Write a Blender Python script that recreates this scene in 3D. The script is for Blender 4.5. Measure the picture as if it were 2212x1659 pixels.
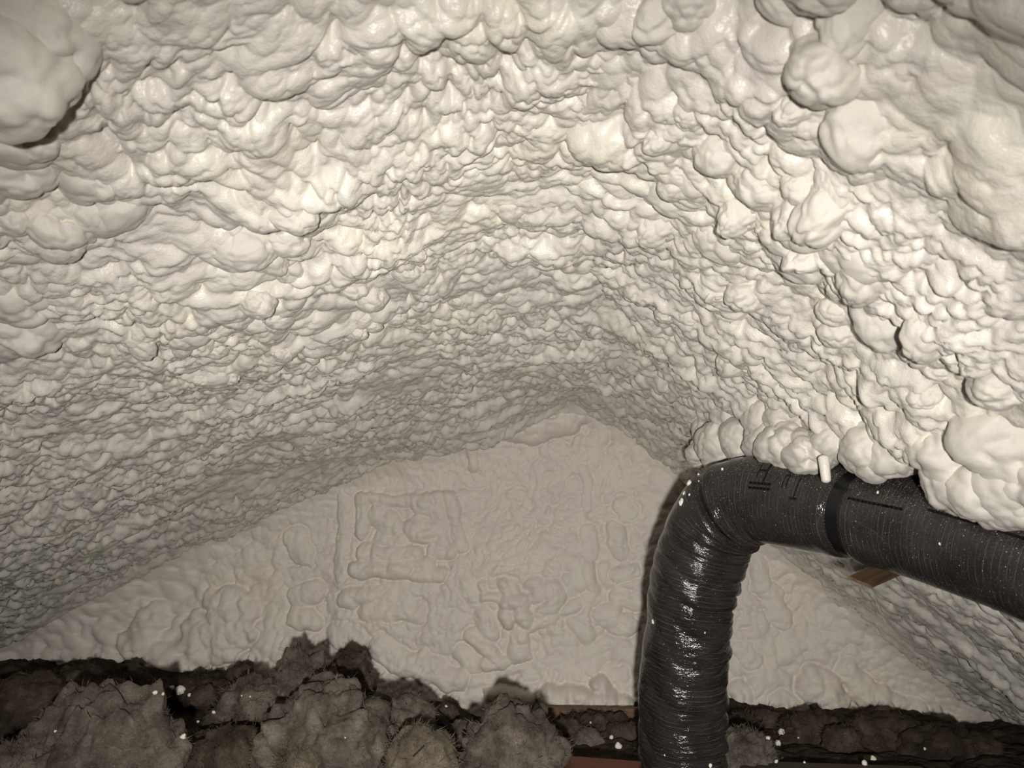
import bpy, math, random
import numpy as np
from mathutils import Vector, Matrix, noise as mnoise

for o in list(bpy.data.objects):
    bpy.data.objects.remove(o)
scene = bpy.context.scene
COL = scene.collection
rnd = random.Random(7)

# ------------------------------------------------------------------ camera
F_PX, W_PX, H_PX = 1600.0, 2212.0, 1659.0
TH, PS = math.radians(16.4), math.radians(5.8)       # pitch up, yaw to the left
cam_data = bpy.data.cameras.new('camera')
cam = bpy.data.objects.new('camera', cam_data)
COL.objects.link(cam)
cam_data.sensor_width = 36.0
cam_data.lens = 36.0 * F_PX / W_PX
cam_data.clip_start = 0.02
cam.rotation_euler = (math.pi / 2 + TH, 0, PS)
cam_data.dof.use_dof = True
cam_data.dof.focus_distance = 3.2
cam_data.dof.aperture_fstop = 3.6
scene.camera = cam

# ------------------------------------------------------------------ world, lamp, exposure
scene.view_settings.view_transform = 'Standard'
scene.view_settings.look = 'None'
scene.view_settings.gamma = 1.0
scene.view_settings.use_curve_mapping = False
scene.view_settings.exposure = 0.0
scene.cycles.diffuse_bounces = 3
scene.cycles.glossy_bounces = 2
scene.cycles.max_bounces = 4
scene.cycles.caustics_reflective = False
scene.cycles.caustics_refractive = False
scene.cycles.adaptive_threshold = 0.03
world = bpy.data.worlds.new('world')
scene.world = world
world.use_nodes = True
world.node_tree.nodes['Background'].inputs[0].default_value = (1.0, 0.93, 0.82, 1)
world.node_tree.nodes['Background'].inputs[1].default_value = 0.02


def ray(x, y):
    """direction through a pixel of the photograph, one metre of depth long"""
    u = (x - W_PX / 2) / F_PX
    v = (H_PX / 2 - y) / F_PX
    fw = math.cos(TH) - v * math.sin(TH)
    up = math.sin(TH) + v * math.cos(TH)
    return Vector((u * math.cos(PS) - fw * math.sin(PS), fw * math.cos(PS) + u * math.sin(PS), up))


def at(x, y, depth):
    return ray(x, y) * depth


def at_Y(x, y, Y):
    r = ray(x, y)
    return r * (Y / r.y)


# the lamp that lit the photograph, held low behind the lens
fl = bpy.data.lights.new('hand_lamp', 'SPOT')
fl.energy = 505
fl.color = (1.0, 0.96, 0.89)
fl.spot_size = math.radians(98)
fl.spot_blend = 1.0
fl.shadow_soft_size = 0.035
flo = bpy.data.objects.new('hand_lamp', fl)
COL.objects.link(flo)
flo.location = (0.05, -0.45, -0.19)
aim = ray(1080, 1280).normalized()
flo.rotation_euler = aim.to_track_quat('-Z', 'Y').to_euler()

# ------------------------------------------------------------------ numeric helpers


def hsh(ix, iy, seed, iz=None):
    h = ix.astype(np.int64).astype(np.uint32) * np.uint32(374761393) + iy.astype(np.int64).astype(np.uint32) * np.uint32(668265263) + np.uint32((seed * 2654435761) & 0xffffffff)
    if iz is not None:
        h = h + iz.astype(np.int64).astype(np.uint32) * np.uint32(2246822519)
    h = (h ^ (h >> np.uint32(13))) * np.uint32(1274126177)
    h = (h ^ (h >> np.uint32(16))) * np.uint32(2246822519)
    return h ^ (h >> np.uint32(15))


def u01(h, k):
    h = (h + np.uint32((k * 0x9E3779B9) & 0xffffffff)) * np.uint32(2654435761)
    h = h ^ (h >> np.uint32(14))
    h = h * np.uint32(1597334677)
    h = h ^ (h >> np.uint32(16))
    return (h & np.uint32(0xffffff)).astype(np.float32) / np.float32(16777215)


def vnoise(x, y, seed):
    """value noise in -1..1"""
    ix, iy = np.floor(x), np.floor(y)
    fx, fy = (x - ix).astype(np.float32), (y - iy).astype(np.float32)
    fx = fx * fx * fx * (fx * (fx * 6 - 15) + 10)
    fy = fy * fy * fy * (fy * (fy * 6 - 15) + 10)
    a = u01(hsh(ix, iy, seed), 1); b = u01(hsh(ix + 1, iy, seed), 1)
    c = u01(hsh(ix, iy + 1, seed), 1); d = u01(hsh(ix + 1, iy + 1, seed), 1)
    return ((a * (1 - fx) + b * fx) * (1 - fy) + (c * (1 - fx) + d * fx) * fy) * 2 - 1


def fbm(x, y, seed, n=3):
    r, a = 0, 1.0
    for k in range(n):
        r = r + a * vnoise(x * 2 ** k, y * 2 ** k, seed + 17 * k)
        a *= 0.5
    return r


def lobes(x, y, cell, seed, asp=0.5, rmin=0.46, rmax=0.92, turn=1.0, prof=0.5):
    """overlapping rounded bulges with sharp creases between them; heights in units of a cell"""
    gx, gy = x / cell, y / cell
    ix, iy = np.floor(gx), np.floor(gy)
    best = np.full(x.shape, -1e3, np.float32)
    for dx in (-1, 0, 1):
        for dy in (-1, 0, 1):
            cx, cy = ix + dx, iy + dy
            h = hsh(cx, cy, seed)
            px = (gx - cx - 0.08 - 0.84 * u01(h, 1)).astype(np.float32)
            py = (gy - cy - 0.08 - 0.84 * u01(h, 2)).astype(np.float32)
            R = rmin + (rmax - rmin) * u01(h, 3) ** 1.6
            an = (u01(h, 4) - 0.5) * np.float32(math.pi * turn)
            k = 1 + asp * u01(h, 5)
            ca, sa = np.cos(an), np.sin(an)
            ax, ay = (px * ca + py * sa) / k, (-px * sa + py * ca) * np.sqrt(k)
            t = 1 - (ax * ax + ay * ay) / (R * R)
            t = np.where(t > 0, np.maximum(t, 1e-6) ** prof, t * 0.8)
            np.maximum(best, R * t + 0.35 * (u01(h, 6) - 0.5), out=best)
    return np.maximum(best, -0.35)


def sstep(a, b, x):
    t = np.clip((x - a) / (b - a), 0, 1)
    return t * t * (3 - 2 * t)


def vn3(p, seed):
    i = np.floor(p)
    f = (p - i).astype(np.float32)
    f = f * f * (3 - 2 * f)
    r = 0
    for dx in (0, 1):
        for dy in (0, 1):
            for dz in (0, 1):
                w = (f[:, 0] if dx else 1 - f[:, 0]) * (f[:, 1] if dy else 1 - f[:, 1]) * (f[:, 2] if dz else 1 - f[:, 2])
                r = r + w * u01(hsh(i[:, 0] + dx, i[:, 1] + dy, seed, i[:, 2] + dz), 1)
    return r * 2 - 1


def fb3(p, seed, n=4, g=0.5):
    r, a = 0, 1.0
    for k in range(n):
        r = r + a * vn3(p * 2 ** k + 3.1 * k, seed + 31 * k)
        a *= g
    return r


def lob3(p, cell, seed):
    g = p / cell
    i = np.floor(g)
    best = np.full(len(p), -1e3, np.float32)
    for dx in (-1, 0, 1):
        for dy in (-1, 0, 1):
            for dz in (-1, 0, 1):
                cx, cy, cz = i[:, 0] + dx, i[:, 1] + dy, i[:, 2] + dz
                h = hsh(cx, cy, seed, cz)
                d = (g[:, 0] - cx - u01(h, 1)) ** 2 + (g[:, 1] - cy - u01(h, 2)) ** 2 + (g[:, 2] - cz - u01(h, 3)) ** 2
                R = 0.7 + 0.5 * u01(h, 4)
                t = 1 - d / (R * R)
                np.maximum(best, R * np.where(t > 0, np.sqrt(np.maximum(t, 0)), t), out=best)
    return np.maximum(best, -0.3)


def new_mesh(name, co, quads=None, tris=None, uv=None, smooth=True):
    me = bpy.data.meshes.new(name)
    me.vertices.add(len(co))
    me.vertices.foreach_set('co', np.ascontiguousarray(co, np.float32).ravel())
    parts, starts, n0 = [], [], 0
    for arr, k in ((quads, 4), (tris, 3)):
        if arr is not None and len(arr):
            parts.append(np.asarray(arr, np.int32).ravel())
            starts.append(n0 + np.arange(len(arr), dtype=np.int32) * k)
            n0 += len(arr) * k
    loops = np.concatenate(parts)
    st = np.concatenate(starts)
    me.loops.add(len(loops)); me.loops.foreach_set('vertex_index', loops)
    me.polygons.add(len(st)); me.polygons.foreach_set('loop_start', st)
    me.polygons.foreach_set('use_smooth', np.full(len(st), smooth))
    if uv is not None:
        layer = me.uv_layers.new(name='UVMap')
        layer.data.foreach_set('uv', np.ascontiguousarray(uv[loops], np.float32).ravel())
    me.update(calc_edges=True)
    me.validate()
    return me


def grid_quads(n, m, off=0, flip=False):
    a = np.arange(n * m, dtype=np.int32).reshape(n, m) + off
    q = np.stack([a[:-1, :-1], a[1:, :-1], a[1:, 1:], a[:-1, 1:]], -1).reshape(-1, 4)
    return q[:, ::-1] if flip else q


def link(name, me, mat=None, parent=None, label=None, cat=None, group=None, kind=None, loc=None, rot=None):
    o = bpy.data.objects.new(name, me)
    COL.objects.link(o)
    if mat and me is not None and not me.materials:
        me.materials.append(mat)
    if parent:
        o.parent = parent
    if loc is not None:
        o.location = loc
    if rot is not None:
        o.rotation_euler = rot
    for k, v in (('label', label), ('category', cat), ('group', group), ('kind', kind)):
        if v:
            o[k] = v
    return o


# ------------------------------------------------------------------ materials


def mat_new(name):
    m = bpy.data.materials.new(name)
    m.use_nodes = True
    nt = m.node_tree
    b = nt.nodes['Principled BSDF']

    def N(t, **kw):
        n = nt.nodes.new(t)
        for k, v in kw.items():
            if k.startswith('i_'):
                n.inputs[k[2:].replace('_', ' ')].default_value = v
            else:
                setattr(n, k, v)
        return n

    def L(a, b_):
        nt.links.new(a, b_)
    return m, b, N, L


def ramp(N, stops):
    r = N('ShaderNodeValToRGB')
    e = r.color_ramp.elements
    while len(e) < len(stops):
        e.new(0.5)
    for el, (p, c) in zip(e, stops):
        el.position = p
        el.color = c if len(c) == 4 else (*c, 1)
    return r


def foam_material(name, tint=(1, 1, 1), bump=0.35, rough=0.36):
    m, b, N, L = mat_new(name)
    tc = N('ShaderNodeTexCoord')
    n1 = N('ShaderNodeTexNoise', i_Scale=2.6, i_Detail=2.0)
    L(tc.outputs['Object'], n1.inputs['Vector'])
    t = tint
    r1 = ramp(N, [(0.30, (0.73 * t[0], 0.695 * t[1], 0.64 * t[2])), (0.52, (0.76 * t[0], 0.73 * t[1], 0.665 * t[2])), (0.72, (0.78 * t[0], 0.745 * t[1], 0.64 * t[2]))])
    L(n1.outputs['Fac'], r1.inputs['Fac'])
    n2 = N('ShaderNodeTexNoise', i_Scale=11.0, i_Detail=1.0)
    L(tc.outputs['Object'], n2.inputs['Vector'])
    r2 = ramp(N, [(0.35, (0.97, 0.955, 0.985)), (0.6, (1, 1, 1))])
    L(n2.outputs['Fac'], r2.inputs['Fac'])
    mx = N('ShaderNodeMix', data_type='RGBA', blend_type='MULTIPLY')
    mx.inputs['Factor'].default_value = 1.0
    L(r1.outputs['Color'], mx.inputs['A']); L(r2.outputs['Color'], mx.inputs['B'])
    # rare brown specks of dirt
    v = N('ShaderNodeTexVoronoi', i_Scale=9.0)
    L(tc.outputs['Object'], v.inputs['Vector'])
    rs = ramp(N, [(0.018, (1, 1, 1)), (0.03, (0, 0, 0))])
    L(v.outputs['Distance'], rs.inputs['Fac'])
    gate = N('ShaderNodeSeparateColor')
    L(v.outputs['Color'], gate.inputs['Color'])
    gt = N('ShaderNodeMath', operation='GREATER_THAN'); gt.inputs[1].default_value = 0.95
    L(gate.outputs['Red'], gt.inputs[0])
    mu = N('ShaderNodeMath', operation='MULTIPLY')
    L(gt.outputs[0], mu.inputs[0]); L(rs.outputs['Color'], mu.inputs[1])
    mx2 = N('ShaderNodeMix', data_type='RGBA')
    L(mu.outputs[0], mx2.inputs['Factor']); L(mx.outputs['Result'], mx2.inputs['A'])
    mx2.inputs['B'].default_value = (0.12, 0.08, 0.04, 1)
    L(mx2.outputs['Result'], b.inputs['Base Color'])
    b.inputs['Roughness'].default_value = rough
    b.inputs['Specular IOR Level'].default_value = 0.5
    # skin: fine wrinkles and orange peel
    n3 = N('ShaderNodeTexNoise', i_Scale=75.0, i_Detail=2.0, i_Roughness=0.6)
    n3.inputs['Distortion'].default_value = 0.8
    L(tc.outputs['Object'], n3.inputs['Vector'])
    n4 = N('ShaderNodeTexNoise', i_Scale=260.0, i_Detail=0.0)
    L(tc.outputs['Object'], n4.inputs['Vector'])
    ad = N('ShaderNodeMath', operation='MULTIPLY_ADD'); ad.inputs[1].default_value = 0.3
    L(n4.outputs['Fac'], ad.inputs[0]); L(n3.outputs['Fac'], ad.inputs[2])
    bp = N('ShaderNodeBump', i_Strength=bump, i_Distance=0.006)
    L(ad.outputs[0], bp.inputs['Height'])
    L(bp.outputs['Normal'], b.inputs['Normal'])
    return m


M_FOAM = foam_material('spray_foam')
M_FOAM_WALL = foam_material('spray_foam_wall', (0.97, 0.94, 0.93), 0.2, 0.6)


def fibre_material(name, dark, mid, light, scale=9.0):
    m, b, N, L = mat_new(name)
    tc = N('ShaderNodeTexCoord')
    n1 = N('ShaderNodeTexNoise', i_Scale=scale, i_Detail=6.0, i_Roughness=0.65)
    L(tc.outputs['Object'], n1.inputs['Vector'])
    r1 = ramp(N, [(0.30, dark), (0.5, mid), (0.68, light)])
    L(n1.outputs['Fac'], r1.inputs['Fac'])
    v = N('ShaderNodeTexVoronoi', i_Scale=110.0)
    L(tc.outputs['Object'], v.inputs['Vector'])
    rs = ramp(N, [(0.10, (1, 1, 1)), (0.16, (0, 0, 0))])
    L(v.outputs['Distance'], rs.inputs['Fac'])
    sp = N('ShaderNodeSeparateColor'); L(v.outputs['Color'], sp.inputs['Color'])
    gt = N('ShaderNodeMath', operation='GREATER_THAN'); gt.inputs[1].default_value = 0.93
    L(sp.outputs['Red'], gt.inputs[0])
    mu = N('ShaderNodeMath', operation='MULTIPLY')
    L(gt.outputs[0], mu.inputs[0]); L(rs.outputs['Color'], mu.inputs[1])
    mx = N('ShaderNodeMix', data_type='RGBA')
    L(mu.outputs[0], mx.inputs['Factor']); L(r1.outputs['Color'], mx.inputs['A'])
    mx.inputs['B'].default_value = (0.7, 0.66, 0.58, 1)
    L(mx.outputs['Result'], b.inputs['Base Color'])
    b.inputs['Roughness'].default_value = 0.95
    b.inputs['Specular IOR Level'].default_value = 0.1
    n2 = N('ShaderNodeTexNoise', i_Scale=90.0, i_Detail=5.0, i_Roughness=0.75)
    n2.inputs['Distortion'].default_value = 1.5
    L(tc.outputs['Object'], n2.inputs['Vector'])
    bp = N('ShaderNodeBump', i_Strength=0.9, i_Distance=0.012)
    L(n2.outputs['Fac'], bp.inputs['Height']); L(bp.outputs['Normal'], b.inputs['Normal'])
    return m


M_CLUMP = fibre_material('mineral_wool_pale', (0.06, 0.047, 0.038), (0.175, 0.148, 0.122), (0.29, 0.25, 0.21))
M_CLUMP_Y = fibre_material('mineral_wool_cream', (0.10, 0.08, 0.058), (0.21, 0.178, 0.135), (0.31, 0.265, 0.20))
M_CLUMP_D = fibre_material('mineral_wool_brown', (0.045, 0.033, 0.024), (0.10, 0.076, 0.057), (0.17, 0.135, 0.105))
M_CLUMP_DK = fibre_material('mineral_wool_dusty', (0.025, 0.018, 0.013), (0.065, 0.048, 0.036), (0.13, 0.10, 0.076))


def wood_material(name, c0, c1, axis_scale=(3, 60, 60)):
    m, b, N, L = mat_new(name)
    tc = N('ShaderNodeTexCoord')
    mp = N('ShaderNodeMapping'); mp.inputs['Scale'].default_value = axis_scale
    L(tc.outputs['Object'], mp.inputs['Vector'])
    n = N('ShaderNodeTexNoise', i_Scale=1.0, i_Detail=5.0, i_Roughness=0.6)
    L(mp.outputs['Vector'], n.inputs['Vector'])
    r = ramp(N, [(0.3, c0), (0.7, c1)])
    L(n.outputs['Fac'], r.inputs['Fac']); L(r.outputs['Color'], b.inputs['Base Color'])
    b.inputs['Roughness'].default_value = 0.75
    bp = N('ShaderNodeBump', i_Strength=0.3, i_Distance=0.004)
    L(n.outputs['Fac'], bp.inputs['Height']); L(bp.outputs['Normal'], b.inputs['Normal'])
    return m


M_WOOD = wood_material('old_wood', (0.07, 0.040, 0.022), (0.20, 0.115, 0.06))
M_WOOD_D = wood_material('dusty_board', (0.035, 0.024, 0.017), (0.10, 0.07, 0.048))
M_RED = wood_material('reddish_board', (0.12, 0.038, 0.016), (0.20, 0.072, 0.032))


def duct_material():
    m, b, N, L = mat_new('duct_jacket')
    uv = N('ShaderNodeUVMap')
    sx = N('ShaderNodeSeparateXYZ'); L(uv.outputs['UV'], sx.inputs[0])
    tc = N('ShaderNodeTexCoord')

    def math_(op, a=None, c=None, va=None, vb=None):
        n = N('ShaderNodeMath', operation=op)
        if a is not None: L(a, n.inputs[0])
        if c is not None: L(c, n.inputs[1])
        if va is not None: n.inputs[0].default_value = va
        if vb is not None: n.inputs[1].default_value = vb
        return n.outputs[0]

    def lines(src, period, width, warp_scale, warp_amp):
        nz = N('ShaderNodeTexNoise', i_Scale=warp_scale, i_Detail=2.0)
        L(uv.outputs['UV'], nz.inputs['Vector'])
        w = math_('MULTIPLY', nz.outputs['Fac'], vb=warp_amp)
        s = math_('ADD', src, w)
        fr = math_('FRACT', math_('DIVIDE', s, vb=period))
        d = math_('ABSOLUTE', math_('SUBTRACT', fr, vb=0.5))
        mr = N('ShaderNodeMapRange', interpolation_type='SMOOTHSTEP')
        L(d, mr.inputs[0])
        mr.inputs[1].default_value = 0.0; mr.inputs[2].default_value = width / period
        mr.inputs[3].default_value = 1.0; mr.inputs[4].default_value = 0.0
        # threads fade in and out
        n2 = N('ShaderNodeTexNoise', i_Scale=warp_scale * 2.3, i_Detail=2.0)
        L(uv.outputs['UV'], n2.inputs['Vector'])
        f2 = N('ShaderNodeMapRange'); L(n2.outputs['Fac'], f2.inputs[0])
        f2.inputs[1].default_value = 0.40; f2.inputs[2].default_value = 0.62
        return math_('MULTIPLY', mr.outputs[0], f2.outputs[0])
    a = lines(sx.outputs[0], 0.0205, 0.0012, 5.0, 0.02)
    a2 = lines(sx.outputs[0], 0.0131, 0.0008, 7.0, 0.03)
    dg = math_('ADD', sx.outputs[0], math_('MULTIPLY', sx.outputs[1], vb=0.55))
    c = lines(dg, 0.11, 0.0010, 3.0, 0.16)
    dg2 = math_('SUBTRACT', math_('MULTIPLY', sx.outputs[0], vb=0.6), sx.outputs[1])
    c2 = lines(dg2, 0.13, 0.0010, 3.5, 0.2)
    tot = math_('MINIMUM', math_('ADD', math_('ADD', a, math_('MULTIPLY', a2, vb=0.45)), math_('MULTIPLY', math_('ADD', c, c2), vb=0.55)), vb=1.0)
    n1 = N('ShaderNodeTexNoise', i_Scale=9.0, i_Detail=5.0)
    L(tc.outputs['Object'], n1.inputs['Vector'])
    r = ramp(N, [(0.3, (0.017, 0.015, 0.015)), (0.7, (0.036, 0.031, 0.029))])
    L(n1.outputs['Fac'], r.inputs['Fac'])
    mx = N('ShaderNodeMix', data_type='RGBA')
    L(math_('MULTIPLY', tot, vb=0.55), mx.inputs['Factor']); L(r.outputs['Color'], mx.inputs['A'])
    mx.inputs['B'].default_value = (0.21, 0.19, 0.17, 1)
    # fine overspray dust, thicker along the upper side of the run (a mask painted per vertex)
    at_ = N('ShaderNodeAttribute', attribute_name='dust')
    v = N('ShaderNodeTexVoronoi', i_Scale=170.0); L(tc.outputs['Object'], v.inputs['Vector'])
    sp = N('ShaderNodeSeparateColor'); L(v.outputs['Color'], sp.inputs['Color'])
    thr = math_('LESS_THAN', sp.outputs['Red'], at_.outputs['Fac'])
    rad = math_('MULTIPLY_ADD', sp.outputs['Green'], vb=0.14); rad.node.inputs[2].default_value = 0.10
    dot = math_('LESS_THAN', v.outputs['Distance'], rad)
    v2 = N('ShaderNodeTexVoronoi', i_Scale=420.0); L(tc.outputs['Object'], v2.inputs['Vector'])
    sp2 = N('ShaderNodeSeparateColor'); L(v2.outputs['Color'], sp2.inputs['Color'])
    thr2 = math_('LESS_THAN', sp2.outputs['Red'], math_('MULTIPLY', at_.outputs['Fac'], vb=1.2))
    dot2 = math_('MULTIPLY', math_('LESS_THAN', v2.outputs['Distance'], vb=0.25), thr2)
    sp_f = math_('MAXIMUM', math_('MULTIPLY', dot, thr), math_('MULTIPLY', dot2, vb=0.6))
    mx2 = N('ShaderNodeMix', data_type='RGBA')
    L(sp_f, mx2.inputs['Factor']); L(mx.outputs['Result'], mx2.inputs['A'])
    mx2.inputs['B'].default_value = (0.62, 0.59, 0.53, 1)
    L(mx2.outputs['Result'], b.inputs['Base Color'])
    b.inputs['Roughness'].default_value = 0.15
    b.inputs['Specular IOR Level'].default_value = 0.55
    nb = N('ShaderNodeTexNoise', i_Scale=120.0, i_Detail=3.0, i_Roughness=0.6)
    mp = N('ShaderNodeMapping'); mp.inputs['Scale'].default_value = (1.0, 0.35, 1.0)
    L(uv.outputs['UV'], mp.inputs['Vector']); L(mp.outputs['Vector'], nb.inputs['Vector'])
    hsum = math_('ADD', nb.outputs['Fac'], math_('MULTIPLY', tot, vb=0.05))
    bp = N('ShaderNodeBump', i_Strength=0.6, i_Distance=0.006)
    L(hsum, bp.inputs['Height']); L(bp.outputs['Normal'], b.inputs['Normal'])
    return m


M_DUCT = duct_material()


def plain(name, col, rough, spec=0.4):
    m, b, N, L = mat_new(name)
    tc = N('ShaderNodeTexCoord')
    n = N('ShaderNodeTexNoise', i_Scale=30.0, i_Detail=3.0)
    L(tc.outputs['Object'], n.inputs['Vector'])
    r = ramp(N, [(0.3, tuple(c * 0.8 for c in col)), (0.7, tuple(min(1, c * 1.15) for c in col))])
    L(n.outputs['Fac'], r.inputs['Fac']); L(r.outputs['Color'], b.inputs['Base Color'])
    b.inputs['Roughness'].default_value = rough
    b.inputs['Specular IOR Level'].default_value = spec
    return m


M_STRAP = plain('woven_strap', (0.008, 0.008, 0.009), 0.32, 0.5)
M_PRINT = plain('black_print', (0.0045, 0.004, 0.005), 0.35, 0.4)
M_BIT = plain('foam_bit', (0.80, 0.77, 0.69), 0.5)
M_TWIG = plain('dark_splinter', (0.02, 0.013, 0.009), 0.8)

# ------------------------------------------------------------------ roof planes
WALL_Y = 5.0
RIDGE_X, RIDGE_Z = 0.05, 1.30
FLOOR_Z = -0.70
# cross-section of the roof: distance out from the ridge -> drop
LX = np.array([0.0, 0.12, 0.9, 1.7, 2.5, 3.45, 4.1, 6.0]); LD = np.array([0.0, 0.015, 0.24, 0.46, 0.83, 1.26, 1.60, 2.65])
RX = np.array([0.0, 0.10, 0.62, 1.22, 1.72, 2.10, 4.0]); RD = np.array([0.0, 0.05, 0.46, 1.0, 1.50, 1.83, 3.5])


def profile(side):
    X, Dp = (LX, LD) if side < 0 else (RX, RD)
    xs = np.linspace(0, X[-1], 400)
    d = np.interp(xs, X, Dp)
    k = np.ones(41) / 41
    d = np.convolve(np.pad(d, 20, mode='reflect', reflect_type='odd'), k, 'valid')
    s = np.concatenate([[0], np.cumsum(np.hypot(np.diff(xs), np.diff(d)))])
    return xs, d, s


def band(Y, c, w):
    return np.exp(-((Y - c) / w) ** 2)


RAFTERS = (0.85, 1.28, 1.72, 2.14, 2.60, 3.05, 3.50, 3.95, 4.40, 4.80)


def slope_height(s, Y, side):
    sd = 11 if side < 0 else 57
    w1 = fbm(s * 2.2, Y * 2.2, sd, 2); w2 = fbm(s * 2.2 + 9, Y * 2.2 + 4, sd + 1, 2)
    sw, Yw = s + 0.05 * w1, Y + 0.05 * w2
    sw2 = sw + 0.005 * vnoise(s * 22, Y * 22, sd + 2); Yw2 = Yw + 0.005 * vnoise(s * 22 + 5, Y * 22, sd + 3)
    # the foam swells over each rafter bay and thins along the rafters
    h = 0.035 * fbm(s * 1.3, Y * 1.3, sd + 4, 2)
    Yb = Y + 0.045 * vnoise(s * 1.7, Y * 1.1, sd + 5)
    raf = 0
    for k, c in enumerate(RAFTERS):
        raf = raf + band(Yb, c, 0.07) * np.clip(0.55 + 0.9 * vnoise(s * 1.5 + 7 * k, Y * 0, sd + 40 + k), 0, 1.3)
    h = h + 0.032 * raf
    big = sstep(-0.35, 0.45, vnoise(s * 1.9 + 3, Y * 1.9, sd + 6) + 0.55 * (1.9 - Y))
    mid = sstep(-0.5, 0.3, vnoise(s * 2.7, Y * 2.7 + 8, sd + 7))
    smooth = sstep(0.15, 0.65, vnoise(s * 2.3 + 4, Y * 3.0, sd + 8) + 0.35 * raf)
    L1 = lobes(sw2, Yw2, 0.125, sd + 20, 0.6)
    L2 = lobes(sw2, Yw2, 0.066, sd + 21, 0.8)
    L3 = lobes(sw2 + 0.006 * L2, Yw2 - 0.004 * L2, 0.033, sd + 22, 0.9)
    L4 = lobes(sw2, Yw2, 0.0165, sd + 23, 0.7)
    far = sstep(1.6, 3.0, Y)
    L0 = np.maximum(lobes(sw, Yw, 0.27, sd + 24, 0.5, 0.15, 0.62), 0)
    h = h + L0 * 0.042 * (1 - 0.35 * far)
    h = h + L1 * 0.046 * (0.35 + 0.65 * big) * (1 - 0.4 * far)
    h = h + L2 * 0.040 * (0.55 + 0.45 * mid) * (1 - 0.45 * smooth)
    h = h + L3 * 0.0200 * (0.4 + 0.6 * (1 - big)) * (1 - 0.6 * smooth)
    h = h + L4 * 0.0040 * (1 - 0.6 * big)
    return h.astype(np.float32)


# single drooping lumps, as (pixel x, pixel y, radius in metres, height in metres, stretch along the slope)
def slope_hit(px, py, side):
    """where a pixel's ray meets the bare roof plane -> (s, Y)"""
    xs, d, s = profile(side)
    r = ray(px, py)
    best = None
    for t in np.linspace(0.6, 7.5, 1400):
        p = r * t
        x = (p.x - RIDGE_X) * side
        if x < 0:
            continue
        if p.z >= RIDGE_Z - float(np.interp(x, xs, d)):
            best = (float(np.interp(x, xs, s)), p.y)
            break
    return best


LUMPS_R = [(1910, 790, 0.09, 0.04, 1.2), (1990, 800, 0.09, 0.05, 1.2), (2210, 330, 0.14, 0.05, 1.1), (1850, 270, 0.07, 0.03, 1.3), (1670, 180, 0.07, 0.03, 1.6), (1430, 260, 0.08, 0.03, 1.0), (1550, 600, 0.12, 0.04, 1.2),
           (1700, 900, 0.15, 0.05, 1.2), (1850, 900, 0.15, 0.06, 1.2), (2000, 900, 0.15, 0.07, 1.2), (1560, 950, 0.15, 0.05, 1.2)]
LUMPS_L = [(1200, 500, 0.13, 0.045, 1.0), (1120, 510, 0.10, 0.04, 1.0), (1240, 560, 0.10, 0.04, 1.0), (330, 390, 0.09, 0.03, 1.3), (1010, 250, 0.09, 0.03, 1.2), (830, 240, 0.08, 0.03, 1.2), (560, 230, 0.09, 0.03, 1.2)]


def build_slope(side, rows, cols, amax, Y0=0.62, Y1=5.12, c=1.15):
    xs, d, s = profile(side)
    t = np.linspace(0, 1, rows)
    # rows crowd towards the near end, where a millimetre shows
    p = 0.2
    Y = ((1 - t) * Y0 ** -p + t * Y1 ** -p) ** (-1 / p)
    a = np.linspace(-0.09, amax, cols)
    Yg = np.repeat(Y[:, None], cols, 1)
    Sg = a[None, :] * (Yg + c)
    s_f, Y_f = Sg.ravel(), Yg.ravel()
    sa = np.abs(s_f)
    x = np.interp(sa, s, xs); z = np.interp(sa, s, d)
    eps = 0.01
    x2 = np.interp(sa + eps, s, xs); z2 = np.interp(sa + eps, s, d)
    tx, tz = (x2 - x) / eps, (z2 - z) / eps          # unit tangent down the slope (outwards, drop)
    # above the ridge the sheet runs straight on, so that the two sheets cross there
    k0 = int(np.argmin(np.abs(s - 0.25)))
    t0x, t0z = xs[k0] / s[k0], d[k0] / s[k0]
    up_ = s_f < 0
    x = np.where(up_, s_f * t0x, x); z = np.where(up_, s_f * t0z, z)
    tx = np.where(up_, t0x, tx); tz = np.where(up_, t0z, tz)
    sgn = 1.0
    h = slope_height(s_f, Y_f, side)
    lump_in = (LUMPS_L if side < 0 else LUMPS_R)
    wob = 1 + 0.25 * vnoise(s_f * 16, Y_f * 16, 91)
    ws, wy = s_f + 0.022 * fbm(s_f * 11, Y_f * 11, 92, 2), Y_f + 0.022 * fbm(s_f * 11 + 3, Y_f * 11, 93, 2)
    lump = np.zeros(len(h), np.float32)
    for (px, py, R, H, k) in lump_in:
        hit = slope_hit(px, py, side)
        if not hit:
            continue
        d2 = (((ws - hit[0]) / k) ** 2 + (wy - hit[1]) ** 2) / (R * R) * wob
        lump = np.maximum(lump, H * np.where(d2 < 1, np.maximum(1 - d2, 0) ** 0.7, 0))
    h = h + lump
    # fill along the ridge
    h = h + 0.055 * np.exp(-(s_f / 0.20) ** 2)
    nx, nz = -tz * side * sgn, -1.0 * tx              # into the room
    X = RIDGE_X + side * sgn * x + nx * h
    Z = RIDGE_Z - z + nz * h
    # the bulges droop a little down the slope
    drop = 0.22 * np.maximum(h, 0)
    X = X + side * sgn * tx * drop
    Z = Z - tz * drop
    co = np.stack([X, Y_f, Z], 1)
    return co, grid_quads(rows, cols, flip=(side > 0))


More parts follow.
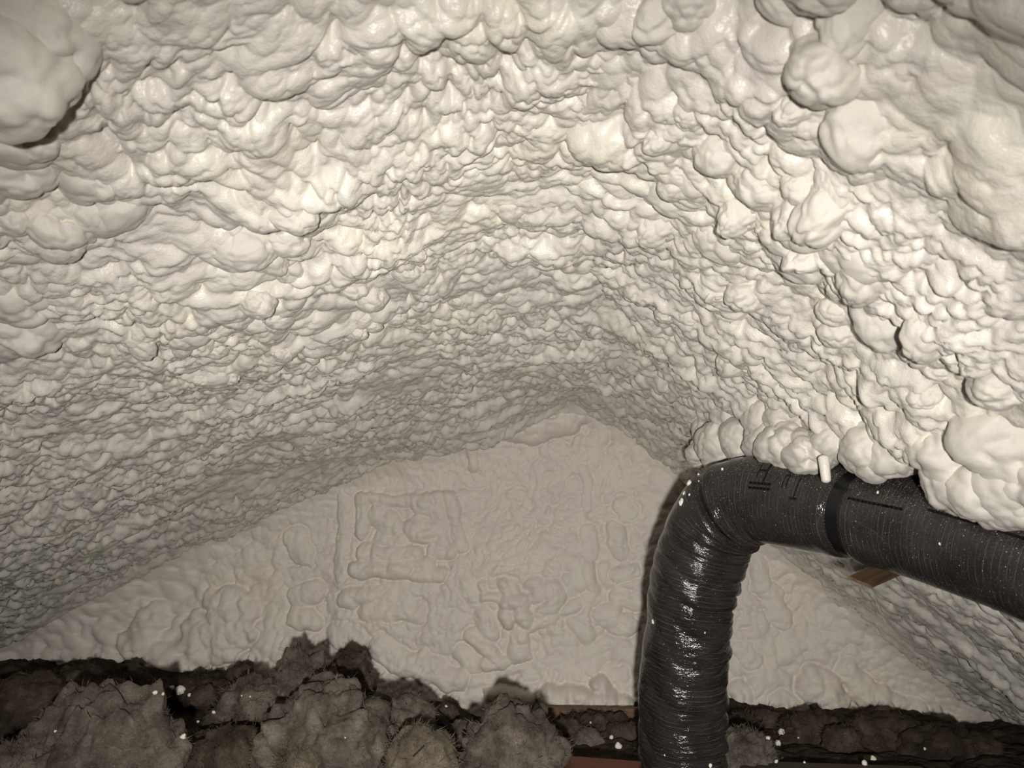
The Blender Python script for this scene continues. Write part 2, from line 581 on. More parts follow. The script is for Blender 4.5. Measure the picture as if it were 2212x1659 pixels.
def build_slope_rear(side):
    """the roof going on behind the photographer, coarser"""
    xs, d, s = profile(side)
    Y = np.linspace(-3.6, 0.66, 110); S = np.linspace(-0.05, 5.2 if side < 0 else 3.9, 110)
    Yg, Sg = np.meshgrid(Y, S, indexing='ij')
    s_f, Y_f = Sg.ravel(), Yg.ravel()
    sa = np.abs(s_f)
    x = np.interp(sa, s, xs); z = np.interp(sa, s, d)
    x2 = np.interp(sa + 0.01, s, xs); z2 = np.interp(sa + 0.01, s, d)
    tx, tz = (x2 - x) / 0.01, (z2 - z) / 0.01
    sgn = np.where(s_f < 0, -1.0, 1.0)
    h = 0.05 * lobes(s_f, Y_f, 0.14, 5, 0.6) + 0.02 * vnoise(s_f * 3, Y_f * 3, 8)
    co = np.stack([RIDGE_X + side * sgn * x - tz * side * sgn * h, Y_f, RIDGE_Z - z - tx * h], 1)
    return co, grid_quads(110, 110, flip=(side > 0))


ceiling = link('ceiling', None, label='pitched attic roof underside coated in lumpy cream spray foam', kind='structure', loc=(0, 0, 0))
for side, rows, cols, amax in ((-1, 810, 580, 0.80), (1, 700, 385, 0.62)):
    co, q = build_slope(side, rows, cols, amax)
    co2, q2 = build_slope_rear(side)
    me = new_mesh('foam_slope', np.concatenate([co, co2]), np.concatenate([q, q2 + len(co)]))
    link('foam_slope', me, M_FOAM, ceiling, label=('broad shallow roof slope of cream foam bulges' if side < 0 else 'steep roof slope of cream foam bulges above the black duct'))

# ------------------------------------------------------------------ gable wall


def capsule(X, Z, p0, p1, R):
    """0..1 rounded ridge along a segment"""
    ax, az = p0; bx, bz = p1
    dx, dz = bx - ax, bz - az
    L2 = dx * dx + dz * dz + 1e-9
    t = np.clip(((X - ax) * dx + (Z - az) * dz) / L2, 0, 1)
    d2 = ((X - ax - t * dx) ** 2 + (Z - az - t * dz) ** 2) / (R * R)
    return np.where(d2 < 1, np.maximum(1 - d2, 0) ** 0.48, 0), np.exp(-((np.sqrt(d2) - 1.05) / 0.13) ** 2)


# rolls and lumps of foam on the gable, as pixels of the photograph: x0, y0, x1, y1, radius px, height m
ROLLS = [
    (790, 1195, 900, 1196, 19, 0.040), (775, 1227, 880, 1228, 20, 0.045), (880, 1215, 925, 1218, 16, 0.035), (900, 1240, 955, 1240, 16, 0.035),
    (755, 1290, 800, 1292, 20, 0.035), (810, 1280, 880, 1300, 16, 0.025), (800, 1315, 900, 1322, 22, 0.030), (860, 1270, 930, 1272, 12, 0.02),
    (785, 1085, 785, 1150, 17, 0.035), (805, 1080, 880, 1085, 14, 0.028), (820, 1115, 850, 1140, 24, 0.035), (830, 1165, 870, 1165, 20, 0.03), (900, 1145, 925, 1150, 28, 0.045),
    (905, 1085, 935, 1095, 20, 0.035), (950, 1080, 955, 1170, 17, 0.030), (975, 1075, 985, 1110, 16, 0.03), (985, 1130, 1000, 1180, 14, 0.022), (940, 1190, 975, 1192, 18, 0.03),
    (748, 1085, 744, 1180, 16, 0.018), (742, 1180, 738, 1250, 13, 0.014), (722, 1290, 708, 1385, 12, 0.008),
    (1060, 940, 1140, 948, 16, 0.045), (1140, 940, 1240, 925, 22, 0.05), (1240, 920, 1265, 915, 14, 0.04), (1020, 955, 1060, 948, 12, 0.03),
    (1025, 965, 1022, 1010, 12, 0.02), (950, 960, 1000, 958, 14, 0.02), (900, 975, 940, 975, 12, 0.02), (1250, 1000, 1268, 1040, 12, 0.02), (1262, 990, 1270, 1100, 9, 0.018),
    (1045, 1290, 1080, 1290, 15, 0.035), (1100, 1300, 1130, 1298, 20, 0.05), (1090, 1325, 1100, 1340, 16, 0.05), (1125, 1325, 1140, 1335, 18, 0.05), (1145, 1262, 1160, 1264, 16, 0.035),
    (1150, 1290, 1200, 1270, 18, 0.035), (1170, 1320, 1205, 1290, 18, 0.04), (1150, 1350, 1190, 1335, 14, 0.03), (1050, 1330, 1060, 1365, 20, 0.035), (1090, 1260, 1100, 1280, 14, 0.04), (1110, 1255, 1116, 1275, 12, 0.035),
    (1000, 1255, 1020, 1290, 20, 0.03), (1045, 1265, 1048, 1270, 12, 0.03), (1055, 1225, 1070, 1205, 13, 0.02), (1100, 1215, 1120, 1200, 13, 0.022), (1150, 1225, 1165, 1225, 14, 0.025), (1180, 1200, 1195, 1190, 12, 0.02),
    (1020, 1372, 1065, 1405, 15, 0.04), (1065, 1405, 1080, 1430, 14, 0.035), (1120, 1375, 1125, 1410, 22, 0.035), (1000, 1410, 1030, 1435, 20, 0.025), (1050, 1435, 1090, 1430, 14, 0.03),
    (1330, 1150, 1340, 1190, 20, 0.025), (1340, 1090, 1360, 1100, 16, 0.02), (1330, 1240, 1370, 1230, 16, 0.025), (1340, 1290, 1375, 1300, 18, 0.025), (1270, 1150, 1275, 1200, 16, 0.018), (1310, 1330, 1360, 1350, 22, 0.025),
    (1190, 1500, 1215, 1510, 24, 0.08), (1240, 1510, 1260, 1500, 22, 0.06), (1285, 1510, 1310, 1520, 26, 0.09), (1330, 1525, 1350, 1520, 20, 0.07), (1285, 1470, 1300, 1480, 16, 0.06), (1180, 1520, 1250, 1528, 16, 0.07), (1060, 1500, 1130, 1510, 20, 0.05),
    (640, 1160, 660, 1200, 22, 0.02), (650, 1290, 680, 1280, 24, 0.025), (640, 1330, 670, 1340, 22, 0.025), (480, 1360, 500, 1330, 60, 0.05), (430, 1400, 440, 1360, 40, 0.05), (300, 1400, 330, 1340, 36, 0.05), (350, 1420, 400, 1430, 30, 0.05),
    (820, 1400, 850, 1420, 26, 0.03), (880, 1430, 930, 1440, 26, 0.035), (730, 1370, 770, 1380, 24, 0.02), (950, 1460, 990, 1470, 24, 0.03),
    (1760, 1480, 1790, 1500, 32, 0.06), (1870, 1500, 1920, 1520, 30, 0.04), (1830, 1440, 1850, 1490, 20, 0.03), (1600, 1500, 1600, 1520, 22, 0.03), (1680, 1520, 1720, 1530, 22, 0.03), (1960, 1530, 1980, 1545, 22, 0.03),
    (1630, 1220, 1640, 1260, 20, 0.03), (1660, 1280, 1680, 1330, 24, 0.025), (1600, 1400, 1620, 1420, 20, 0.02)]


def build_gable():
    Z = np.linspace(FLOOR_Z - 0.05, 1.52, 270)
    X = np.concatenate([np.linspace(-4.7, -2.6, 110, endpoint=False), np.linspace(-2.6, 2.2, 560, endpoint=False), np.linspace(2.2, 3.0, 40)])
    n, m = len(Z), len(X)
    Zg, Xg = np.meshgrid(Z, X, indexing='ij')
    x, z = Xg.ravel(), Zg.ravel()
    w1 = fbm(x * 3, z * 3, 71, 2) * 0.04; w2 = fbm(x * 3 + 4, z * 3, 72, 2) * 0.04
    xw, zw = x + w1, z + w2
    calm = sstep(-0.3, 0.4, vnoise(x * 1.6, z * 1.6 + 2, 73))
    h = 0.03 * fbm(x * 1.5, z * 1.5, 74, 2)
    h = h + 0.034 * lobes(xw, zw, 0.16, 75, 0.7) * (0.3 + 0.5 * calm)
    h = h + 0.030 * lobes(xw, zw, 0.075, 76, 0.9) * (0.3 + 0.7 * calm)
    h = h + 0.016 * lobes(xw, zw, 0.036, 77, 0.8) * (0.35 + 0.65 * (1 - calm))
    # the beaded patch right of the middle
    pc = at_Y(1190, 1120, WALL_Y)
    bead = np.exp(-(((x - pc.x) / 0.32) ** 2 + ((z - pc.z) / 0.36) ** 2))
    h = h + 0.020 * bead * lobes(x, z, 0.05, 78, 0.4)
    pc = at_Y(1110, 1270, WALL_Y)
    bead2 = np.exp(-((((x - pc.x) / 0.36) ** 2 + ((z - pc.z) / 0.32) ** 2) ** 2))
    h = h + bead2 * (0.03 + 0.02 * lobes(xw, zw, 0.075, 79, 0.6))
    # the recessed bay of rolled foam between two studs
    a, b_ = at_Y(735, 1065, WALL_Y), at_Y(990, 1390, WALL_Y)
    bay = sstep(a.x - 0.01, a.x + 0.05, x) * (1 - sstep(b_.x - 0.04, b_.x + 0.10, x)) * sstep(b_.z - 0.1, b_.z + 0.05, z) * (1 - sstep(a.z - 0.03, a.z + 0.03, z))
    h = h + 0.028 * bay
    stud = np.exp(-((x - at_Y(1300, 1150, WALL_Y).x) / 0.05) ** 2) * (1 - sstep(0.5, 0.8, z))
    h = h - 0.02 * stud
    wb = 1 + 0.25 * vnoise(x * 14, z * 14, 80)
    roll = np.zeros(len(x), np.float32)
    groove = np.zeros(len(x), np.float32)
    xr, zr = x + 0.010 * fbm(x * 9, z * 9, 84, 2), z + 0.010 * fbm(x * 9 + 5, z * 9, 85, 2)
    ripple = 1 + 0.10 * vnoise(x * 26, z * 9, 81)
    for (x0, y0, x1, y1, R, H) in ROLLS:
        p0, p1 = at_Y(x0, y0, WALL_Y), at_Y(x1, y1, WALL_Y)
        cap, rim = capsule(xr, zr, (p0.x, p0.z), (p1.x, p1.z), R * WALL_Y / F_PX * 1.1 * wb)
        roll = np.maximum(roll, H * cap)
        groove = np.maximum(groove, rim * min(1.0, H / 0.03))
    h = h * (1 - 0.6 * sstep(0, 0.02, roll)) + 1.65 * roll * ripple * (0.85 + 0.28 * lobes(xr, zr, 0.06, 86, 0.5))
    h = h + 0.003 * lobes(xw, zw, 0.022, 82, 0.6)
    h = h - 0.016 * groove * (1 - sstep(0.004, 0.02, roll))
    # fillet where wall and roof meet
    dl = np.interp(np.clip(RIDGE_X - x, 0, 9), LX, LD); dr = np.interp(np.clip(x - RIDGE_X, 0, 9), RX, RD)
    gap = np.maximum(RIDGE_Z - np.where(x < RIDGE_X, dl, dr) - z, 0)
    h = h + 0.17 * np.exp(-gap / 0.10) + 0.02 * np.exp(-gap / 0.25)
    # lower edge curls in and out above the floor
    co = np.stack([x, WALL_Y - h, z - 0.25 * np.maximum(roll, 0)], 1)
    return new_mesh('wall_back', co, grid_quads(n, m))


wall_back = link('wall_back', build_gable(), M_FOAM_WALL, label='gable end wall sprayed with flatter pinkish cream foam rolls', kind='structure')

# end of the attic behind the photographer
me = new_mesh('wall_front', np.array([(-6, -3.5, -0.8), (4.2, -3.5, -0.8), (4.2, -3.5, 1.6), (-6, -3.5, 1.6)], float), np.array([(3, 2, 1, 0)]))
link('wall_front', me, M_FOAM_WALL, kind='structure', label='far gable end behind the camera')

# ------------------------------------------------------------------ floor


def build_floor():
    n, m = 220, 330
    Y = np.linspace(2.4, 5.1, n); X = np.linspace(-4.8, 3.2, m)
    Yg, Xg = np.meshgrid(Y, X, indexing='ij')
    x, y = Xg.ravel(), Yg.ravel()
    h = 0.03 * fbm(x * 2, y * 2, 201, 3) + 0.03 * lobes(x, y, 0.16, 203, 0.9) + 0.016 * lobes(x + 0.02 * fbm(x * 9, y * 9, 209), y, 0.06, 204, 0.9) + 0.010 * fbm(x * 22, y * 22, 205, 3)
    # loose fill banked up under the low eave and along the gable
    bank = 0.24 * sstep(-0.9, -3.6, x) * sstep(3.2, 4.7, y) + sstep(4.2, 4.9, y) * (0.03 + 0.05 * fbm(x * 3.1, y * 2, 207, 2))
    co = np.stack([x, y, FLOOR_Z + h + bank], 1)
    q = grid_quads(n, m, flip=True)
    co2 = np.array([(-6, -3.6, FLOOR_Z - 0.02), (4.2, -3.6, FLOOR_Z - 0.02), (4.2, 2.45, FLOOR_Z - 0.02), (-6, 2.45, FLOOR_Z - 0.02)])
    return new_mesh('floor', np.concatenate([co, co2]), np.concatenate([q, np.array([[0, 1, 2, 3]]) + len(co)]))


link('floor', build_floor(), M_CLUMP_DK, label='attic floor covered in dark dusty loose insulation', kind='structure')

# ------------------------------------------------------------------ insulation clumps


def ico(sub):
    import bmesh
    bm = bmesh.new()
    bmesh.ops.create_icosphere(bm, subdivisions=sub, radius=1.0)
    co = np.array([v.co[:] for v in bm.verts], np.float64)
    fa = np.array([[v.index for v in f.verts] for f in bm.faces], np.int32)
    bm.free()
    return co, fa


ICO6, ICO5, ICO4, ICO3 = ico(6), ico(5), ico(4), ico(3)


def clump(px, top, bot, wid, depth, mat, label, seed, thick=0.55, lean=0.0, lump=0.16, tear=0.10, peak=0.0, base=ICO5, fuzz=1600):
    """a torn piece of mineral wool: pixel centre x, top and bottom rows, width px, distance"""
    if bot > 1690:                      # foreground pieces run on below the picture
        bot += 40
        depth -= 0.33
    sc = depth / F_PX
    p_top, p_bot = at(px, top, depth), at(px, bot, depth)
    a, c = 1.1 * wid * sc / 2, max((p_top.z - p_bot.z) / 2, 0.03)
    b = a * thick
    u = base[0].copy()
    off = np.array([seed * 7.3, seed * 3.1, seed * 1.7])
    n = u + 0.35 * np.stack([fb3(u * 1.3 + off + k * 11, 300 + seed, 3) for k in range(3)], 1)
    size = (a * b * c) ** (1 / 3)
    dim = np.array([a, b, c])
    P = u * dim * (0.80 + 0.2 * fb3(u * 1.1 + off, 310 + seed, 3))[:, None]
    hh = lob3((n * dim + off), size * 0.55, 320 + seed) * lump * size * 2.6 + lob3(n * dim + off, size * 0.24, 321 + seed) * lump * size * 1.0 - 0.25 * lump * size
    hh = hh + tear * size * (np.abs(fb3(P / size * 2.6 + off, 330 + seed, 4)) * 1.6 - 0.35) + 0.03 * size * fb3(P / size * 11 + off, 340 + seed, 3)
    P = P + u * hh[:, None]
    t = np.clip((u[:, 2] + 0.2), 0, 1)
    P[:, 0] += lean * c * u[:, 2]
    if peak:
        P[:, 2] += peak * c * t * np.maximum(0, fb3(u * 3.2 + off, 350 + seed, 3))
    P[:, 2] = np.where(P[:, 2] < -c, -c + 0.15 * (P[:, 2] + c), P[:, 2])
    me = new_mesh('insulation_clump', P, None, base[1])
    cz = (p_top.z + p_bot.z) / 2
    root = link('insulation_clump', me, mat, label=label, cat='insulation', group=('small loose insulation tufts' if label.startswith('small torn') else 'torn insulation clumps on the attic floor'),
                loc=(p_bot.x * 0.5 + p_top.x * 0.5, (p_top.y + p_bot.y) / 2, cz))
    if fuzz:
        # loose fibres standing off the torn surface
        r = np.random.RandomState(seed)
        idx = r.choice(len(P), fuzz, replace=False)
        idx = idx[P[idx, 2] > -0.6 * c]
        d = u[idx] + r.normal(0, 0.6, (len(idx), 3))
        d /= np.linalg.norm(d, axis=1)[:, None]
        Ln = r.uniform(0.008, 0.034, len(idx))[:, None]
        sd = np.cross(d, r.normal(0, 1, (len(idx), 3))); sd /= np.linalg.norm(sd, axis=1)[:, None]
        a0 = P[idx] - d * 0.004
        bend = r.normal(0, 0.35, (len(idx), 3)) * Ln
        vs = np.stack([a0 - sd * 0.0013, a0 + sd * 0.0013, a0 + d * Ln * 0.55 + sd * 0.0009 + bend * 0.3, a0 + d * Ln + bend], 1).reshape(-1, 3)
        k = np.arange(len(idx))[:, None] * 4
        tr = np.concatenate([k + np.array([[0, 1, 2]]), k + np.array([[0, 2, 3]])])
        link('loose_fibres', new_mesh('loose_fibres', vs, None, tr, smooth=False), mat, root, kind='stuff')
    return root


CL = [
    (60, 1478, 1590, 150, 3.75, M_CLUMP_D, 'dark brown fuzzy insulation clump at the left picture edge below the low eave', 1, dict(lump=0.2, tear=0.16)),
    (225, 1515, 1720, 370, 3.35, M_CLUMP, 'largest insulation slab, wide and greyish with a peaked torn top', 2, dict(thick=0.42, tear=0.08, lump=0.08, peak=0.4, base=ICO6)),
    (30, 1608, 1700, 110, 3.25, M_CLUMP, 'small pale insulation lump cut off by the lower left picture corner', 3, dict()),
    (170, 1465, 1530, 170, 4.1, M_CLUMP_D, 'low brown insulation mound behind the widest slab, under the eave foam', 4, dict(thick=0.6)),
    (548, 1490, 1590, 118, 3.55, M_CLUMP, 'rounded pale insulation clump at the left side of the central pile', 5, dict(lump=0.22)),
    (658, 1440, 1540, 100, 3.6, M_CLUMP, 'ragged insulation piece with a spiky upper edge atop the central pile', 6, dict(tear=0.22, peak=0.9, thick=0.5)),
    (750, 1418, 1540, 84, 3.85, M_CLUMP_D, 'tallest dark brown folded insulation piece at the back of the central pile', 7, dict(tear=0.18, thick=0.6)),
    (690, 1520, 1720, 200, 3.35, M_CLUMP, 'big knobbly greyish insulation clump in the middle of the central pile', 8, dict(lump=0.26, tear=0.14, base=ICO6, thick=0.5)),
    (640, 1605, 1720, 80, 3.18, M_CLUMP_Y, 'smooth round cream insulation ball low at the front of the central pile', 9, dict(lump=0.10, tear=0.05)),
    (862, 1500, 1640, 140, 3.45, M_CLUMP, 'insulation sheet with a curled pale edge leaning against the central pile', 10, dict(thick=0.45, lean=-0.35, tear=0.16)),
    (905, 1590, 1720, 120, 3.22, M_CLUMP_Y, 'cream insulation clump carrying a dark splinter', 11, dict(lump=0.16, tear=0.06)),
    (1098, 1552, 1720, 165, 3.35, M_CLUMP, 'fluffy upright insulation clump standing alone before the gable wall', 12, dict(thick=0.6, tear=0.18, lump=0.18, peak=0.2)),
    (1005, 1565, 1640, 60, 3.6, M_CLUMP, 'little rounded insulation tuft beside the lone fluffy clump', 13, dict(fuzz=120)),
    (500, 1590, 1700, 170, 3.45, M_CLUMP_D, 'dark brown insulation clump in the hollow between slab and central pile', 14, dict()),
    (1612, 1588, 1720, 92, 3.5, M_CLUMP, 'pale ribbed insulation clump touching the right side of the upright duct', 15, dict(tear=0.2)),
    (1605, 1550, 1620, 80, 3.9, M_CLUMP_D, 'flat brown insulation strip behind the upright duct', 16, dict(thick=0.5)),
    (1755, 1555, 1650, 130, 3.8, M_CLUMP_D, 'brown insulation mound in front of the round foam bulge', 17, dict(tear=0.16)),
    (1900, 1560, 1660, 170, 3.7, M_CLUMP_D, 'wide brown insulation mound toward the steep slope', 18, dict(tear=0.14)),
    (2060, 1590, 1680, 170, 3.5, M_CLUMP_DK, 'nearly black insulation heap at the foot of the steep slope', 19, dict(tear=0.14)),
    (1290, 1560, 1610, 150, 4.1, M_CLUMP_D, 'thin brown insulation scraps lying below the foam rolls of the gable', 20, dict(thick=0.7, tear=0.2)),
    (800, 1570, 1700, 90, 3.5, M_CLUMP, 'greyish insulation wad wedged between knobbly clump and leaning sheet', 21, dict(lump=0.2, tear=0.14)),
    (420, 1478, 1530, 150, 4.2, M_CLUMP_DK, 'flat dusty insulation layer at the foot of the gable wall', 22, dict(thick=0.6, tear=0.18)),
]
TUFTS = ['brown insulation tuft in the hollow beside the rounded pale clump', 'brown insulation tuft low between widest slab and central pile', 'brown tuft behind the peaked top of the widest slab', 'brown tuft near the cluster of white crumbs',
         'brown tuft behind the black lath', 'pale tuft against the lone fluffy clump', 'brown tuft behind the reddish board, toward the gable', 'brown tuft touching the duct foot on its left side', 'pale tuft directly behind the reddish board',
         'brown tuft high under the eave foam at the gable foot', 'pale tuft in the hollow right of the duct', 'brown tuft at the gable foot left of the central pile', 'brown tuft between the two brown mounds right of the duct', 'brown tuft behind the hollow right of the duct']
for k, (px, py, w, dp, mt) in enumerate([(470, 1560, 50, 3.8, M_CLUMP_D), (455, 1612, 70, 3.4, M_CLUMP_D), (330, 1500, 60, 4.0, M_CLUMP_D), (440, 1505, 46, 4.0, M_CLUMP_D), (960, 1545, 50, 4.0, M_CLUMP_D), (1190, 1610, 60, 3.5, M_CLUMP), (1225, 1580, 54, 3.9, M_CLUMP_D),
                                      (1350, 1590, 60, 3.9, M_CLUMP_D), (1270, 1600, 50, 3.8, M_CLUMP), (280, 1470, 70, 4.3, M_CLUMP_D), (1690, 1600, 40, 3.9, M_CLUMP), (520, 1460, 50, 4.3, M_CLUMP_D), (1820, 1600, 60, 3.6, M_CLUMP_D), (1650, 1560, 50, 4.1, M_CLUMP_D)]):
    CL.append((px, py - w * 0.35, py + w * 0.4, w, dp, mt, 'small torn ' + TUFTS[k], 40 + k, dict(base=ICO4, fuzz=250, tear=0.2, lump=0.2)))
clumps = {}
for (px, t, b, w, dpt, mt, lab, sd, kw) in CL:
    clumps[sd] = clump(px, t, b, w, dpt, mt, lab, sd, **kw)

# ------------------------------------------------------------------ boards


def box_mesh(name, lx, ly, lz, bevel=0.003, jag=0.0, seed=0):
    import bmesh
    bm = bmesh.new()
    bmesh.ops.create_cube(bm, size=1.0)
    for v in bm.verts:
        v.co = Vector((v.co.x * lx, v.co.y * ly, v.co.z * lz))
    bmesh.ops.subdivide_edges(bm, edges=[e for e in bm.edges if abs((e.verts[0].co - e.verts[1].co).x) > 1e-6 or abs((e.verts[0].co - e.verts[1].co).y) > 1e-6], cuts=6, use_grid_fill=True)
    r = random.Random(seed)
    if jag:
        off = {}
        for v in bm.verts:
            if abs(abs(v.co.x) - lx / 2) < 1e-5:
                k = (round(v.co.y, 4), v.co.x > 0)
                off.setdefault(k, r.uniform(-jag, jag))
                v.co.x += off[k]
    sharp = [e for e in bm.edges if len(e.link_faces) == 2 and e.calc_face_angle() > 0.9]
    bmesh.ops.bevel(bm, geom=sharp, offset=bevel, segments=2, affect='EDGES')
    me = bpy.data.meshes.new(name)
    bm.to_mesh(me); bm.free()
    return me


p = at(1292, 1662, 3.02)
link('reddish_board', box_mesh('reddish_board', 0.33, 0.20, 0.03, seed=2, jag=0.01), M_RED, label='reddish brown board lying flat at the foot of the duct', cat='board', loc=(p.x, p.y, p.z), rot=(0.10, 0.03, -0.12))
p = at(1800, 1668, 3.05)
link('floor_plank', box_mesh('floor_plank', 0.75, 0.16, 0.03, seed=3, jag=0.008), M_WOOD_D, label='dusty brown plank strewn with white crumbs right of the duct', cat='plank', loc=(p.x, p.y, p.z), rot=(0.05, 0.0, -0.06))
p = at(1330, 1545, 4.6)
link('joist', box_mesh('joist', 0.8, 0.09, 0.12, seed=5), M_WOOD, label='brown timber joist along the base of the gable wall', cat='joist', loc=(p.x, 4.72, -0.650), rot=(0, 0, 0.0))
p = at(970, 1570, 3.75)
link('dark_lath', box_mesh('dark_lath', 0.26, 0.035, 0.02, seed=6, jag=0.006), M_TWIG, label='black slanting lath end beside the leaning insulation sheet', cat='lath', loc=p, rot=(0.5, 0.55, -0.5))

# ------------------------------------------------------------------ duct
# stations along the centre line: pixel x, y, depth, radius
ST = [(1462, 1990, 3.22, 0.186), (1468, 1800, 3.22, 0.184), (1474, 1659, 3.20, 0.183), (1474, 1560, 3.20, 0.184), (1477, 1450, 3.18, 0.178), (1487, 1350, 3.16, 0.178), (1503, 1250, 3.15, 0.184),
      (1527, 1165, 3.13, 0.187), (1562, 1108, 3.08, 0.182), (1620, 1080, 2.99, 0.174), (1700, 1083, 2.87, 0.171), (1780, 1096, 2.74, 0.167), (1850, 1110, 2.62, 0.161), (1930, 1127, 2.50, 0.164), (2030, 1150, 2.36, 0.168),
      (2130, 1180, 2.23, 0.168), (2230, 1213, 2.10, 0.168), (2360, 1262, 1.96, 0.168), (2520, 1330, 1.82, 0.168), (2760, 1440, 1.64, 0.168)]


def catmull(P, n):
    P = np.array(P, float)
    P = np.vstack([2 * P[0] - P[1], P, 2 * P[-1] - P[-2]])
    out = []
    segs = len(P) - 3
    for k in range(segs):
        p0, p1, p2, p3 = P[k:k + 4]
        for t in np.linspace(0, 1, n, endpoint=False):
            out.append(0.5 * ((2 * p1) + (-p0 + p2) * t + (2 * p0 - 5 * p1 + 4 * p2 - p3) * t * t + (-p0 + 3 * p1 - 3 * p2 + p3) * t ** 3))
    out.append(P[-2])
    return np.array(out)


pts = catmull([(*at(x, y, d), r) for (x, y, d, r) in ST], 60)
arc = np.concatenate([[0], np.cumsum(np.linalg.norm(np.diff(pts[:, :3], axis=0), axis=1))])
NS, NA = 640, 112
S = np.linspace(0, arc[-1], NS)
C = np.stack([np.interp(S, arc, pts[:, k]) for k in range(4)], 1)
Tn = np.gradient(C[:, :3], axis=0); Tn /= np.linalg.norm(Tn, axis=1)[:, None]
# frame: first axis faces the camera, so angle 0 is the near side
fr_n = np.zeros((NS, 3))
v = -C[0, :3]; v = v - Tn[0] * v.dot(Tn[0]); v /= np.linalg.norm(v)
for i in range(NS):
    v = v - Tn[i] * v.dot(Tn[i]); v /= np.linalg.norm(v); fr_n[i] = v
fr_b = np.cross(Tn, fr_n)


def arc_at_px(px, py):
    """arc length of the station whose picture lies nearest a pixel"""
    best, bi = 1e9, 0
    for i in range(NS):
        p_ = C[i, :3]
        # project
        q = Vector(p_)
        fwd = ray(W_PX / 2, H_PX / 2); rt = Vector((math.cos(PS), math.sin(PS), 0)); up = rt.cross(fwd)
        zc = q.dot(fwd)
        if zc < 0.2:
            continue
        x, y = W_PX / 2 + F_PX * q.dot(rt) / zc, H_PX / 2 - F_PX * q.dot(up) / zc
        dd = (x - px) ** 2 + (y - py) ** 2
        if dd < best:
            best, bi = dd, i
    return S[bi]


S_STRAP = arc_at_px(1856, 1112)
S_STRAP2 = arc_at_px(1575, 1098)
S_V = arc_at_px(1490, 1330)
ANG = np.linspace(0, 2 * math.pi, NA + 1)
Sg, Ag = np.meshgrid(S, ANG, indexing='ij')
Rg = np.repeat(C[:, 3][:, None], NA + 1, 1)
ca, sa_ = np.cos(Ag), np.sin(Ag)
# curvature: the inside of the bend folds
d2 = np.gradient(Tn, axis=0) / (S[1] - S[0])
kap = np.linalg.norm(d2, axis=1)
inn = d2 / np.maximum(kap, 1e-6)[:, None]
cosin = (fr_n * inn).sum(1)[:, None] * ca + (fr_b * inn).sum(1)[:, None] * sa_
vert = 1 - sstep(S_STRAP2 - 0.25, S_STRAP2 + 0.05, Sg)      # 1 on the slack upright leg
xx, yy = Sg.ravel(), Ag.ravel()


def wrap_noise(fs, fa, seed):
    x = np.cos(yy) * fa; y = np.sin(yy) * fa
    return vn3(np.stack([xx * fs, x, y], 1), seed).reshape(Sg.shape)


# sagging pleats on the upright leg, running askew round the jacket
ph = Sg + 0.045 * np.sin(Ag + 0.9) + 0.07 * wrap_noise(3.5, 1.1, 401) + 0.02 * wrap_noise(14, 1.0, 411)
pl = (ph / 0.105) % 1.0
pleat = np.where(pl < 0.86, np.sin(np.clip(pl / 0.86, 0, 1) * math.pi) ** 0.5, 0) - 0.6
amp = 0.55 + 0.45 * wrap_noise(5, 1.0, 402)
disp = vert * 0.0085 * pleat * amp
pl2 = ((Sg + 0.05 * np.sin(Ag * 1.0 + 2.0) + 0.02 * wrap_noise(9, 1.5, 403)) / 0.027) % 1.0
disp += vert * 0.0009 * np.sin(pl2 * 2 * math.pi) * (0.5 + 0.5 * wrap_noise(6, 2, 404))
disp += vert * 0.009 * wrap_noise(7, 1.6, 405) + vert * 0.004 * wrap_noise(18, 2.0, 415) + 0.0035 * wrap_noise(5, 1.5, 406) * (1 - vert) + 0.0010 * wrap_noise(60, 6, 407) * (0.4 + vert)
fold = np.clip((kap[:, None] - 1.6) * 0.35, 0, 1) * np.clip(cosin, 0, 1) ** 2
disp += fold * 0.022 * (np.sin(Sg / 0.062 * 2 * math.pi + 2 * wrap_noise(5, 1, 408)) - 0.3)
# sharp tucks down the side that faces away from the gable's middle
side_dot = (fr_n[:, None, 0] * ca + fr_b[:, None, 0] * sa_)
rt_ = random.Random(5)
s_t = 0.25
while s_t < S_STRAP2 - 0.22:
    ctr = s_t + 0.02 * np.sin(Ag * 2 + s_t * 9)
    disp -= vert * rt_.uniform(0.008, 0.017) * np.exp(-((Sg - ctr) / 0.0075) ** 2) * np.clip(side_dot - 0.1, 0, 1) ** 1.2
    disp += vert * 0.006 * np.exp(-((Sg - ctr - 0.028) / 0.018) ** 2) * np.clip(side_dot, 0, 1)
    s_t += rt_.uniform(0.07, 0.15)
# straps pinch the jacket
for s0, dep, w in ((S_STRAP, 0.011, 0.032), (S_STRAP2, 0.024, 0.016)):
    disp -= dep * np.exp(-((Sg - s0) / w) ** 4)
    disp += 0.006 * np.exp(-((np.abs(Sg - s0) - 1.9 * w) / (1.2 * w)) ** 2)
Rr = Rg + disp
P = C[:, None, :3] + (fr_n[:, None, :] * ca[..., None] + fr_b[:, None, :] * sa_[..., None]) * Rr[..., None]
uv = np.stack([Sg, Ag * 0.165], -1).reshape(-1, 2)
me = new_mesh('duct_jacket', P.reshape(-1, 3), grid_quads(NS, NA + 1, flip=False), uv=uv)
upness = (P[..., 2] - C[:, None, 2]) / Rg
dust = 0.012 + (1 - vert) * (0.06 + 0.45 * sstep(0.15, 0.95, upness)) + vert * 0.01
at_layer = me.attributes.new('dust', 'FLOAT', 'POINT')
at_layer.data.foreach_set('value', dust.astype(np.float32).ravel())
duct = link('flexible_duct', None, label='black insulated flexible duct bending from the floor up along the roof slope', cat='duct', loc=(0, 0, 0))
link('jacket', me, M_DUCT, duct)


